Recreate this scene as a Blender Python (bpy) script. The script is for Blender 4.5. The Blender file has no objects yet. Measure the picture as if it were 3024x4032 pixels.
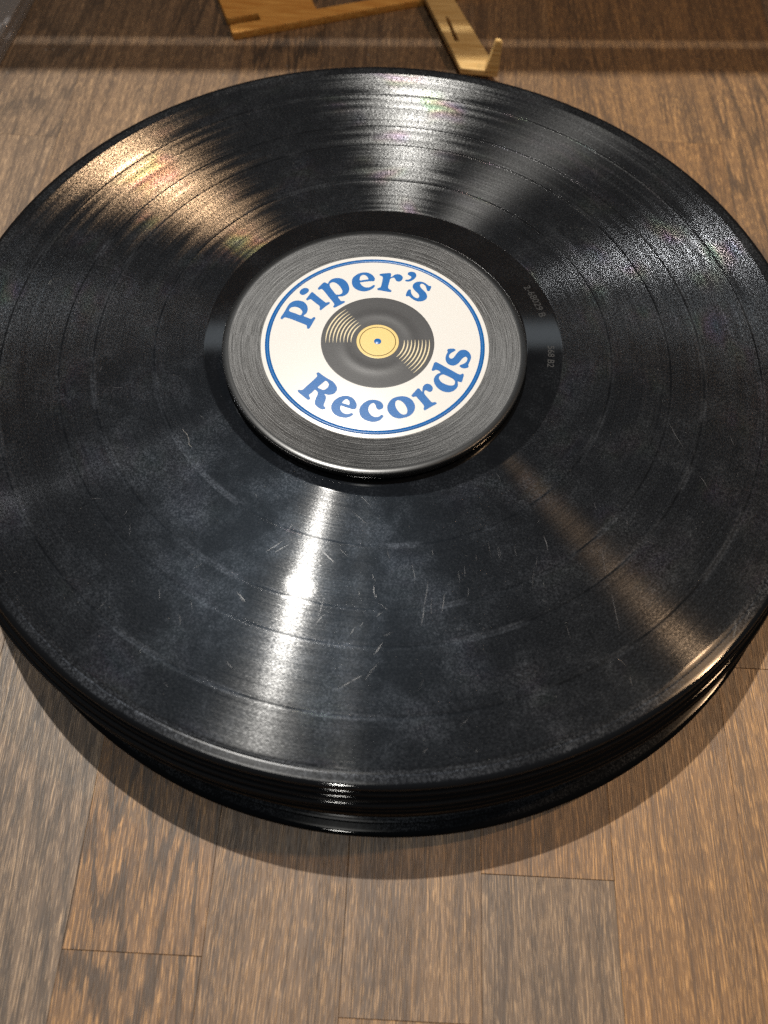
import bpy, bmesh, math, random
from mathutils import Vector, Matrix

# ------------------------------------------------------------------ scene, camera, light
sc = bpy.context.scene
COL = sc.collection
MM = 0.001
H = 45.0                                   # height of the stack of records (mm); table top is z = 0


def V(x, y, z=0.0):
    return Vector((x * MM, y * MM, z * MM))


def make_camera():
    pitch, roll = 1.10195, 0.05339
    d = Vector((0, math.cos(pitch), -math.sin(pitch)))
    r = Vector((1, 0, 0))
    u = r.cross(d)
    r2 = math.cos(roll) * r + math.sin(roll) * u
    u2 = -math.sin(roll) * r + math.cos(roll) * u
    m = Matrix((r2, u2, -d)).transposed().to_4x4()
    m.translation = V(3.14, -178.83, 219.03 + H)
    cam = bpy.data.cameras.new('camera')
    cam.sensor_fit = 'HORIZONTAL'
    cam.sensor_width = 36.0
    cam.lens = 36.0 * 3104.66 / 3024.0
    cam.clip_start = 0.005
    cam.clip_end = 30.0
    cam.dof.use_dof = True
    cam.dof.focus_distance = 0.272
    cam.dof.aperture_fstop = 13.0
    o = bpy.data.objects.new('camera', cam)
    o.matrix_world = m
    COL.objects.link(o)
    sc.camera = o


make_camera()

world = bpy.data.worlds.new('World')
sc.world = world
world.use_nodes = True
world.node_tree.nodes['Background'].inputs[0].default_value = (0.93, 0.96, 1.0, 1)
world.node_tree.nodes['Background'].inputs[1].default_value = 0.035


def lamp(name, pos, watts, colour, radius):
    l = bpy.data.lights.new(name, 'POINT')
    l.energy = watts
    l.color = colour
    l.shadow_soft_size = radius
    o = bpy.data.objects.new(name, l)
    o.location = pos
    COL.objects.link(o)


# ceiling spots of the shop (positions in metres, table top z = 0)
lamp('ceiling_spot_main', (-0.20, 0.554, 1.71), 118.0, (1.0, 0.962, 0.895), 0.012)
lamp('ceiling_spot_warm', (0.716, 0.199, 1.30), 17.0, (1.0, 0.64, 0.36), 0.03)
lamp('ceiling_spot_front', (-0.07, -0.32, 1.474), 13.0, (1.0, 0.97, 0.90), 0.02)
lamp('ceiling_spot_left', (-1.43, 0.703, 1.89), 7.5, (0.95, 0.97, 1.0), 0.02)

vs = sc.view_settings
vs.view_transform = 'Standard'
vs.look = 'None'
vs.exposure = 0.0
vs.gamma = 1.0
vs.use_curve_mapping = False
sc.cycles.caustics_refractive = False
sc.cycles.use_denoising = False


# ------------------------------------------------------------------ helpers
def obj(name, me, mat=None, parent=None, loc=None, rz=0.0):
    o = bpy.data.objects.new(name, me)
    COL.objects.link(o)
    if mat is not None and me is not None and len(me.materials) == 0:
        me.materials.append(mat)
    if parent is not None:
        o.parent = parent
    if loc is not None:
        o.location = loc
    o.rotation_euler.z = rz
    return o


def tag(o, label=None, cat=None, group=None, kind=None):
    for k, v in (('label', label), ('category', cat), ('group', group), ('kind', kind)):
        if v:
            o[k] = v
    return o


def mesh_from(verts, faces, name='mesh', smooth=False):
    me = bpy.data.meshes.new(name)
    me.from_pydata([tuple(v) for v in verts], [], faces)
    me.update()
    if smooth:
        me.polygons.foreach_set('use_smooth', [True] * len(me.polygons))
    return me


def lathe(profile, seg=256, name='lathe', closed=False):
    """profile: (r, z) in mm; closed=True joins the last ring to the first"""
    vs_, fs = [], []
    n = len(profile)
    for r, z in profile:
        for i in range(seg):
            a = 2 * math.pi * i / seg
            vs_.append((r * MM * math.cos(a), r * MM * math.sin(a), z * MM))
    for j in range(n if closed else n - 1):
        k = (j + 1) % n
        for i in range(seg):
            i2 = (i + 1) % seg
            fs.append((j * seg + i, j * seg + i2, k * seg + i2, k * seg + i))
    me = mesh_from(vs_, fs, name, True)
    bm = bmesh.new(); bm.from_mesh(me)
    bmesh.ops.recalc_face_normals(bm, faces=bm.faces)
    bm.to_mesh(me); bm.free()
    me.polygons.foreach_set('use_smooth', [True] * len(me.polygons))
    return me


def box_mesh(x0, x1, y0, y1, z0, z1, bevel=0.0, name='box', seg=1):
    bm = bmesh.new()
    bmesh.ops.create_cube(bm, size=1.0)
    for v in bm.verts:
        v.co = V(x0 + (v.co.x + .5) * (x1 - x0), y0 + (v.co.y + .5) * (y1 - y0), z0 + (v.co.z + .5) * (z1 - z0))
    if bevel:
        bmesh.ops.bevel(bm, geom=bm.edges[:], offset=bevel * MM, segments=seg, affect='EDGES', profile=.5)
    me = bpy.data.meshes.new(name)
    bm.to_mesh(me); bm.free()
    return me


def smooth_loop(flat, sub=4):
    p = [Vector((flat[i], flat[i + 1])) for i in range(0, len(flat), 2)]
    n, out = len(p), []
    for i in range(n):
        a, b, c, d = p[i - 1], p[i], p[(i + 1) % n], p[(i + 2) % n]
        for s in range(sub):
            t = s / sub
            out.append(0.5 * ((2 * b) + (c - a) * t + (2 * a - 5 * b + 4 * c - d) * t * t + (3 * b - a - 3 * c + d) * t ** 3))
    return out


def filled(loops, extrude, name, bevel=0.0):
    """loops of 2-D points in mm (outer outline and holes) -> thin solid mesh, z from 0 to 2*extrude"""
    cu = bpy.data.curves.new(name, 'CURVE')
    cu.dimensions = '2D'
    cu.fill_mode = 'BOTH'
    cu.extrude = extrude * MM
    if bevel:
        cu.bevel_depth = bevel * MM
        cu.bevel_resolution = 2
    for lp in loops:
        s = cu.splines.new('POLY')
        s.points.add(len(lp) - 1)
        for q, pt in zip(lp, s.points):
            pt.co = (q[0] * MM, q[1] * MM, 0, 1)
        s.use_cyclic_u = True
    tmp = bpy.data.objects.new('tmp', cu)
    COL.objects.link(tmp)
    dg = bpy.context.evaluated_depsgraph_get()
    me = bpy.data.meshes.new_from_object(tmp.evaluated_get(dg))
    bpy.data.objects.remove(tmp)
    bpy.data.curves.remove(cu)
    me.name = name
    for v in me.vertices:
        v.co.z += (extrude + bevel) * MM
    return me


def text_mesh(s, size, depth, name):
    cu = bpy.data.curves.new(name, 'FONT')
    cu.body = s
    cu.size = size * MM
    cu.extrude = depth * MM
    cu.align_x = 'CENTER'
    tmp = bpy.data.objects.new('tmp', cu)
    COL.objects.link(tmp)
    dg = bpy.context.evaluated_depsgraph_get()
    me = bpy.data.meshes.new_from_object(tmp.evaluated_get(dg))
    bpy.data.objects.remove(tmp)
    bpy.data.curves.remove(cu)
    return me


# ------------------------------------------------------------------ node helper
class NT:
    def __init__(self, name):
        self.m = bpy.data.materials.new(name)
        self.m.use_nodes = True
        self.t = self.m.node_tree
        self.t.nodes.clear()
        self.out = self.t.nodes.new('ShaderNodeOutputMaterial')

    def put(self, sock, v):
        if v is None:
            return
        if isinstance(v, bpy.types.NodeSocket):
            self.t.links.new(v, sock)
        elif hasattr(sock, 'default_value'):
            if sock.type == 'RGBA' and len(v) == 3:
                v = (*v, 1)
            sock.default_value = v

    def n(self, typ, ins=None, out=0, **props):
        nd = self.t.nodes.new('ShaderNode' + typ)
        for k, v in props.items():
            setattr(nd, k, v)
        for k, v in (ins or {}).items():
            self.put(nd.inputs[k], v)
        return nd.outputs[out]

    def math(self, op, a, b=None, c=None, clamp=False):
        nd = self.t.nodes.new('ShaderNodeMath')
        nd.operation = op
        nd.use_clamp = clamp
        for i, v in enumerate((a, b, c)):
            self.put(nd.inputs[i], v)
        return nd.outputs[0]

    def vmath(self, op, a, b=None, scale=None):
        nd = self.t.nodes.new('ShaderNodeVectorMath')
        nd.operation = op
        self.put(nd.inputs[0], a)
        self.put(nd.inputs[1], b)
        if scale is not None:
            self.put(nd.inputs['Scale'], scale)
        return nd.outputs['Value'] if op in ('LENGTH', 'DOT_PRODUCT') else nd.outputs[0]

    def sstep(self, x, lo, hi):                       # smooth 0..1 between lo and hi
        nd = self.t.nodes.new('ShaderNodeMapRange')
        nd.interpolation_type = 'SMOOTHSTEP'
        self.put(nd.inputs[0], x)
        nd.inputs[1].default_value = lo
        nd.inputs[2].default_value = hi
        return nd.outputs[0]

    def rng(self, x, a, b, c, d):
        nd = self.t.nodes.new('ShaderNodeMapRange')
        self.put(nd.inputs[0], x)
        for i, v in enumerate((a, b, c, d)):
            self.put(nd.inputs[i + 1], v)
        return nd.outputs[0]

    def mix(self, f, a, b, blend='MIX'):
        nd = self.t.nodes.new('ShaderNodeMix')
        nd.data_type = 'RGBA'
        nd.blend_type = blend
        self.put(nd.inputs[0], f)
        self.put(nd.inputs[6], a)
        self.put(nd.inputs[7], b)
        return nd.outputs[2]

    def noise(self, vec, scale, detail=2.0, rough=0.5, out=0, dist=0.0):
        return self.n('TexNoise', {'Vector': vec, 'Scale': scale, 'Detail': detail, 'Roughness': rough, 'Distortion': dist}, out)

    def combine(self, x, y, z):
        return self.n('CombineXYZ', {0: x, 1: y, 2: z})

    def done(self, shader):
        self.t.links.new(shader, self.out.inputs['Surface'])
        return self.m


# outlines of the lettering on the sticker, in mm round the centre of the coaster
GLYPHS = [
    ('P', [[-33.36, 8.33, -32.29, 11.08, -31.46, 13.61, -30.85, 14.84, -29.85, 15.8, -28.43, 16.34, -27.04, 16.23, -25.79, 15.66, -24.87, 14.54, -24.39, 13.16, -24.35, 11.87, -24.69, 10.67, -25.5, 9.56, -24.16, 8.9, -22.85, 8.41, -22.47, 8.67, -22.01, 9.2, -21.65, 9.24, -21.3, 8.8, -21.62, 7.85, -22.13, 6.43, -22.85, 4.43, -23.35, 3.96, -23.83, 4.25, -23.95, 5.04, -24.31, 5.59, -26.38, 6.49, -28.27, 7.28, -30.16, 8.02, -31.64, 8.39, -32.26, 8.23, -32.65, 7.62, -33.1, 7.61], [-30.74, 11.54, -30.68, 12.25, -30.2, 12.99, -29.33, 13.35, -28.32, 13.36, -27.27, 12.9, -26.56, 12.18, -26.12, 11.39, -26.19, 10.63, -26.66, 9.81, -28.59, 10.52, -30.19, 11.05]]),
    ('i', [[-25.3, 17.18, -24.69, 18.49, -23.87, 20.19, -23.49, 20.54, -23.06, 20.3, -20.94, 18.33, -18.75, 16.43, -18.15, 16.08, -17.37, 16.39, -16.82, 16.09, -17.13, 15.44, -18.17, 14.32, -19.42, 12.78, -19.79, 12.49, -20.19, 12.88, -20.2, 13.97, -20.62, 14.62, -21.93, 15.73, -23.25, 16.9, -23.85, 17.23, -24.54, 16.81, -24.93, 16.63], [-27.89, 20.07, -27.83, 20.72, -27.27, 21.72, -26.42, 22.23, -25.69, 22.31, -25.01, 21.98, -24.72, 21.36, -24.84, 20.61, -25.45, 19.71, -26.29, 19.07, -26.93, 18.97, -27.58, 19.35]]),
    ('p', [[-21.64, 22.24, -21.34, 23.02, -20.03, 24.99, -19.4, 25.36, -18.81, 25.13, -18.25, 24.9, -18.03, 25.67, -17.37, 26.7, -16.35, 27.42, -15.05, 27.75, -13.64, 27.61, -12.18, 26.74, -11.09, 25.24, -10.52, 23.56, -10.47, 22.28, -10.87, 20.86, -11.78, 19.84, -12.8, 19.29, -14.16, 19.04, -13.5, 17.82, -12.89, 17.17, -11.92, 17.24, -11.53, 16.85, -12.01, 16.24, -13.16, 15.32, -14.69, 14.17, -15.24, 14.02, -15.56, 14.42, -15.25, 15.17, -15.33, 15.69, -15.85, 16.6, -17.47, 18.7, -19.04, 20.93, -20.03, 22.04, -20.45, 22.17, -21.07, 21.8, -21.45, 21.88], [-17.61, 24.57, -17.33, 25.18, -16.62, 25.61, -15.71, 25.46, -14.67, 24.78, -13.68, 23.55, -12.96, 22.21, -12.79, 21.47, -12.98, 20.66, -13.67, 20.13, -14.48, 20.02, -15.1, 20.19, -16.24, 21.77, -17.26, 23.3]]),
    ('e', [[-1.62, 27.82, -1.69, 28.57, -2.14, 29.49, -2.98, 30.38, -4.09, 30.97, -5.25, 31.09, -6.46, 30.89, -7.71, 30.28, -8.86, 29.2, -9.58, 28.02, -9.78, 26.78, -9.65, 25.38, -9.1, 24.02, -8.11, 23.01, -6.94, 22.4, -5.5, 22.13, -4.31, 22.31, -3.06, 22.9, -1.98, 23.86, -1.39, 24.93, -1.63, 25.33, -2.06, 25.3, -2.53, 24.8, -3.35, 24.23, -4.19, 24.03, -4.98, 24.16, -5.94, 24.75, -6.49, 25.51, -6.81, 26.19, -5.48, 26.56, -3.72, 26.97, -2.15, 27.13, -1.81, 27.38], [-7.03, 27.44, -7.02, 28.29, -6.78, 29.16, -6.24, 29.72, -5.6, 29.86, -4.94, 29.62, -4.41, 29.04, -4.01, 28.31, -4.09, 27.84, -5.54, 27.5, -6.8, 27.17]]),
    ('r', [[-0.05, 30.3, 0.18, 30.74, 1.42, 31.07, 3.27, 31.41, 3.85, 31.41, 4.12, 30.98, 4.11, 30.31, 4.11, 29.6, 4.63, 29.92, 5.32, 30.63, 6.02, 31.01, 6.74, 31.08, 7.54, 30.84, 8.14, 30.31, 8.41, 29.66, 8.27, 28.71, 7.72, 27.91, 6.88, 27.57, 6.23, 27.81, 5.77, 28.44, 5.53, 29.03, 5.09, 29.29, 4.45, 29.1, 3.9, 28.59, 3.73, 27.63, 3.5, 26.3, 3.32, 24.79, 3.46, 24.15, 4.05, 23.63, 4.56, 23.2, 4.55, 22.74, 4.17, 22.48, 2.39, 22.68, 0.6, 23.02, -0.26, 23.14, -0.53, 23.59, -0.24, 24.03, 0.52, 24.46, 0.81, 25.18, 0.99, 26.5, 1.19, 28.4, 1.18, 29.25, 0.91, 29.66, 0.18, 29.98]]),
    ('apostrophe', [[10.06, 31.4, 10.36, 32.13, 10.92, 32.51, 11.64, 32.6, 12.36, 32.46, 12.96, 31.93, 13.23, 31.14, 13.15, 30.38, 12.67, 29.4, 11.91, 28.59, 10.93, 27.95, 10, 27.79, 9.42, 27.99, 9.23, 28.26, 9.54, 28.61, 10.33, 28.76, 10.96, 29.09, 11.37, 29.68, 11.43, 30.11, 11.2, 30.43, 10.47, 30.85]]),
    ('s', [[18.73, 25.87, 18.62, 26.24, 18.26, 26.35, 17.76, 26.46, 16.96, 27.2, 16.08, 27.8, 15.14, 28.11, 14.21, 28.09, 13.29, 27.79, 12.53, 27.12, 12.12, 26.25, 12.08, 25.31, 12.47, 24.41, 13.21, 23.44, 14.01, 22.57, 14.46, 21.76, 14.55, 21.22, 14.28, 20.55, 13.79, 20.34, 13.15, 20.57, 12.42, 21.16, 11.83, 22.14, 11.55, 23.13, 11.45, 23.96, 11.12, 24.19, 10.63, 24.05, 10.23, 23.32, 9.91, 22.28, 9.76, 21.44, 9.95, 20.99, 10.38, 20.93, 10.94, 20.97, 11.67, 20.28, 12.62, 19.52, 13.62, 19, 14.68, 18.84, 15.73, 19.1, 16.71, 19.71, 17.25, 20.58, 17.33, 21.6, 16.99, 22.77, 16.33, 23.75, 15.52, 24.62, 14.93, 25.51, 14.69, 26.24, 14.82, 26.86, 15.31, 27.18, 15.96, 26.9, 16.55, 26.28, 16.93, 25.37, 17.16, 24.36, 17.46, 23.92, 17.96, 23.86, 18.3, 24.26]]),
    ('R', [[-24.49, -22.15, -24.19, -21.72, -23.37, -21.79, -22.72, -21.45, -22.04, -20.53, -20.48, -18.54, -19.01, -16.54, -18.63, -15.8, -18.85, -14.97, -18.88, -14.62, -18.52, -14.29, -18.03, -14.32, -16.88, -15.26, -15.02, -16.57, -13.29, -17.59, -12.22, -18.82, -11.59, -20.2, -11.73, -21.5, -12.52, -22.6, -13.73, -23.09, -14.79, -23.04, -15.57, -22.92, -15.13, -23.59, -14.91, -24.5, -15.13, -25.9, -15.41, -27.19, -15.27, -27.75, -14.76, -28.18, -14.72, -28.58, -15.36, -28.99, -16.12, -28.95, -17.22, -28.34, -18.27, -27.26, -18.47, -26, -18.21, -24.6, -17.84, -23.3, -17.82, -22.48, -18.26, -21.81, -18.87, -21.38, -19.64, -22.48, -20.52, -23.47, -20.51, -24.05, -20.12, -24.72, -20.21, -25.31, -20.71, -25.51, -21.42, -25.1, -22.88, -23.86, -24.03, -22.88], [-17.95, -20.32, -16.6, -18.64, -15.71, -17.57, -15.11, -17.83, -14.52, -18.62, -14.45, -19.44, -14.82, -20.29, -15.44, -20.98, -16.19, -21.23, -17.08, -20.91]]),
    ('e', [[-4.66, -26.55, -4.88, -25.7, -5.4, -24.7, -6.24, -23.81, -7.4, -23.25, -8.66, -23.13, -9.88, -23.41, -11.02, -24.08, -12.05, -25.13, -12.74, -26.36, -12.98, -27.56, -12.82, -28.8, -12.34, -29.86, -11.43, -30.81, -10.28, -31.44, -9.02, -31.74, -7.86, -31.78, -6.84, -31.45, -5.97, -30.85, -5.59, -30.28, -5.84, -29.91, -6.11, -29.77, -6.81, -30.05, -7.64, -30.26, -8.56, -30.05, -9.38, -29.44, -9.87, -28.61, -9.97, -27.68, -9.94, -27.2, -9.48, -27.21, -8.28, -27.61, -6.95, -27.99, -5.88, -28.32, -5.24, -28.23, -4.81, -27.82, -4.65, -27.26], [-9.47, -25.95, -9.28, -25.43, -8.8, -24.8, -8.2, -24.45, -7.63, -24.69, -7.2, -25.22, -7.06, -25.84, -7.14, -26.63, -7.36, -26.66, -8.36, -26.36, -9.23, -26.14]]),
    ('c', [[4.08, -26.53, 3.89, -25.71, 3.35, -24.98, 2.5, -24.43, 1.48, -24.15, 0.46, -24.1, -0.66, -24.33, -1.64, -24.88, -2.59, -25.74, -3.34, -26.93, -3.7, -28.16, -3.66, -29.28, -3.31, -30.45, -2.63, -31.45, -1.59, -32.2, -0.31, -32.68, 0.94, -32.82, 2.17, -32.59, 3.26, -31.97, 3.96, -31.11, 4.33, -30.34, 4.09, -30.02, 3.8, -29.81, 3.47, -29.98, 2.93, -30.5, 2.32, -30.8, 1.64, -30.84, 0.75, -30.57, -0.04, -29.87, -0.59, -28.93, -0.77, -27.97, -0.69, -27.06, -0.36, -26.28, 0.17, -25.68, 0.66, -25.46, 1.18, -25.69, 1.52, -26.24, 1.65, -26.91, 1.97, -27.49, 2.42, -27.88, 2.93, -27.92, 3.54, -27.62, 3.96, -27.14]]),
    ('o', [[5.35, -26.78, 5.5, -25.71, 6.05, -24.36, 6.96, -23.23, 8.16, -22.54, 9.38, -22.17, 10.47, -22.08, 11.57, -22.23, 12.68, -22.78, 13.67, -23.79, 14.24, -24.9, 14.48, -26.03, 14.32, -27.35, 13.81, -28.51, 12.97, -29.54, 11.84, -30.26, 10.71, -30.65, 9.58, -30.95, 8.36, -30.8, 7.26, -30.31, 6.28, -29.4, 5.62, -28.23], [7.9, -25.31, 7.97, -24.57, 8.35, -23.97, 8.93, -23.77, 9.65, -23.97, 10.49, -24.57, 11.2, -25.51, 11.71, -26.54, 11.99, -27.58, 11.92, -28.47, 11.57, -29.06, 10.93, -29.31, 10.18, -29.15, 9.35, -28.48, 8.56, -27.39, 8.07, -26.28]]),
    ('r', [[13.14, -21.59, 13.31, -21.21, 14.07, -20.12, 14.83, -18.96, 15.25, -18.6, 15.61, -18.65, 16.06, -19.18, 16.5, -19.78, 16.68, -19.58, 16.72, -18.76, 16.88, -17.78, 17.29, -17.08, 17.83, -16.63, 18.44, -16.52, 19.18, -16.73, 19.74, -17.22, 20.09, -17.87, 20.14, -18.54, 19.91, -19.3, 19.43, -19.74, 18.88, -19.77, 18.32, -19.44, 17.83, -19.21, 17.41, -19.46, 17.33, -20.06, 17.5, -20.79, 18.26, -21.84, 19.13, -22.96, 19.76, -23.73, 20.3, -23.88, 20.97, -23.72, 21.46, -23.98, 21.55, -24.34, 21.11, -24.74, 19.97, -25.54, 18.79, -26.45, 18.02, -27.04, 17.66, -27.24, 17.29, -26.8, 17.33, -26.21, 17.44, -25.7, 17.18, -25.13, 16.31, -23.95, 15.36, -22.77, 14.8, -22.07, 14.31, -21.99, 13.89, -22.2, 13.4, -22.05]]),
    ('d', [[19.63, -10.67, 20, -9.16, 20.38, -7.84, 20.77, -7.4, 21.26, -7.41, 22.31, -8.01, 23.94, -9, 25.55, -9.98, 27.16, -10.97, 28.37, -11.72, 29.17, -12.01, 29.65, -11.84, 30.05, -11.56, 30.41, -11.83, 30.45, -12.42, 30.21, -13.51, 29.97, -14.6, 29.66, -15.16, 29.26, -15.14, 28.7, -14.98, 28.43, -15.04, 28.53, -15.96, 28.4, -17.03, 27.85, -18.03, 26.91, -18.96, 25.73, -19.47, 24.62, -19.54, 23.44, -19.23, 22.24, -18.49, 21.27, -17.4, 20.62, -16.09, 20.4, -14.94, 20.57, -13.85, 21.11, -12.84, 21.9, -12.05, 22.57, -11.76, 22.36, -11.18, 21.72, -10.78, 21.15, -10.62, 20.6, -10.86, 20.12, -11.13, 19.76, -10.96], [22.13, -13.95, 22.32, -13.2, 22.87, -12.63, 23.58, -12.38, 24.3, -12.63, 25.59, -13.28, 26.79, -13.98, 27.43, -14.77, 27.51, -15.44, 27.28, -16.23, 26.73, -16.66, 26.02, -16.75, 24.98, -16.58, 23.87, -16.12, 22.91, -15.45, 22.34, -14.62]]),
    ('s', [[24.75, -2.18, 24.98, -1.65, 25.46, -1.41, 26.82, -1.23, 27.3, -1.41, 27.61, -1.73, 27.51, -2.08, 27.03, -2.49, 26.22, -3.1, 25.62, -3.82, 25.39, -4.51, 25.49, -5.1, 25.84, -5.45, 26.31, -5.51, 26.85, -5.22, 27.39, -4.38, 27.99, -3.32, 28.67, -2.34, 29.41, -1.74, 30.3, -1.51, 31.19, -1.62, 32, -2.2, 32.62, -3.1, 32.92, -4.18, 32.82, -5.37, 32.41, -6.57, 32.03, -7.6, 32.03, -8.27, 32.07, -8.68, 31.73, -9.04, 31.12, -9.29, 30.32, -9.38, 29.64, -9.18, 29.1, -8.71, 28.97, -8.43, 29.3, -8.03, 30.11, -7.6, 30.99, -6.92, 31.53, -6.04, 31.66, -5.28, 31.46, -4.66, 30.98, -4.48, 30.37, -4.86, 29.7, -5.66, 29.09, -6.71, 28.42, -7.59, 27.62, -8.23, 26.81, -8.49, 26, -8.38, 25.12, -7.89, 24.5, -7.01, 24.22, -5.94, 24.27, -4.92, 24.53, -3.81, 24.93, -2.76]]),
]
# long scratches on the top record: x0, y0, x1, y1, width in mm
SCRATCHES = [(17.5, -89.8, 16.4, -98.0, 0.22), (16.4, -98.0, 15.7, -104.1, 0.30), (22.3, -93.8, 21.7, -99.6, 0.35), (18.7, -95.6, 18.6, -100.5, 0.15), (12.4, -84.9, 13.5, -91.2, 0.15), (29.3, -91.5, 29.3, -94.4, 0.20), (28.3, -84.4, 28.5, -88.4, 0.15), (26.4, -86.1, 26.9, -90.0, 0.15), (0.8, -88.8, 1.8, -91.1, 0.20), (1.2, -92.7, 1.6, -95.0, 0.20), (2.2, -95.2, 1.9, -96.3, 0.30), (-3.1, -94.5, -3.0, -95.8, 0.20), (-13.1, -96.6, -14.5, -103.5, 0.20), (-11.6, -101.5, -14.9, -105.2, 0.20), (-3.5, -105.7, -4.6, -108.1, 0.20), (-1.3, -103.9, -2.1, -105.4, 0.20), (4.1, -100.8, 2.7, -102.2, 0.25), (4.9, -109.8, 2.3, -113.6, 0.25), (3.8, -116.0, 0.3, -121.1, 0.20), (-0.7, -119.8, -5.5, -123.0, 0.35), (18.2, -79.7, 18.6, -81.5, 0.20), (4.8, -80.9, 5.7, -83.5, 0.15), (38.4, -77.5, 39.3, -82.2, 0.15), (35.6, -75.8, 36.5, -81.5, 0.12), (31.8, -80.6, 32.2, -82.6, 0.15), (4.8, -108.0, 7.6, -106.4, 0.12), (-31.9, -83.3, -27.3, -79.5, 0.25), (-29.2, -83.4, -25.4, -80.7, 0.25), (-14.8, -82.3, -10.9, -85.8, 0.50), (-38.9, -96.9, -36.2, -99.4, 0.40), (-7.4, -124.1, -0.8, -119.9, 0.25), (-14.7, -105.0, -11.5, -101.4, 0.20), (3.1, -113.0, 4.3, -110.9, 0.30), (1.4, -92.5, 2.0, -96.3, 0.30), (-6.7, -68.1, -2.3, -72.0, 0.15), (-4.7, -62.2, -0.8, -66.2, 0.15), (52.7, -73.0, 53.8, -78.2, 0.40), (70.5, -76.0, 71.1, -85.1, 0.20), (72.2, -90.6, 73.7, -102.8, 0.25), (96.6, -28.8, 100.3, -38.3, 0.30), (104.1, -48.5, 106.0, -52.5, 0.30), (69.3, -60.3, 69.9, -63.0, 0.20), (79.1, -65.8, 79.5, -67.9, 0.20), (38.4, -51.3, 40.0, -55.0, 0.15), (116.4, -32.7, 117.3, -36.6, 0.20), (75.5, -116.0, 75.7, -118.6, 0.20), (50.5, -80.1, 49.9, -84.1, 0.15), (43.8, -76.5, 44.2, -80.5, 0.15), (38.5, -77.3, 39.3, -80.8, 0.12), (49.4, -83.6, 48.6, -90.9, 0.12), (-54.9, -104.7, -53.9, -107.8, 0.20), (-51.9, -100.3, -51.3, -102.6, 0.15), (-61.9, -96.9, -61.1, -100.6, 0.15), (-38.1, -98.4, -36.1, -99.7, 0.20), (-39.2, -117.8, -36.6, -120.1, 0.20), (-64.3, -117.3, -62.8, -114.3, 0.15), (-55.7, -124.7, -54.2, -126.0, 0.15), (1.5, -148.5, 0.6, -149.7, 0.40), (16.3, -148.0, 16.0, -148.8, 0.30), (31.9, -138.3, 31.7, -139.2, 0.30), (17.2, -140.2, 18.3, -139.0, 0.25), (-5.3, -143.4, -0.9, -143.3, 0.15)]


# ------------------------------------------------------------------ materials
TRACK_GAPS = (131.35, 111.3, 100.0, 79.5)


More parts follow.
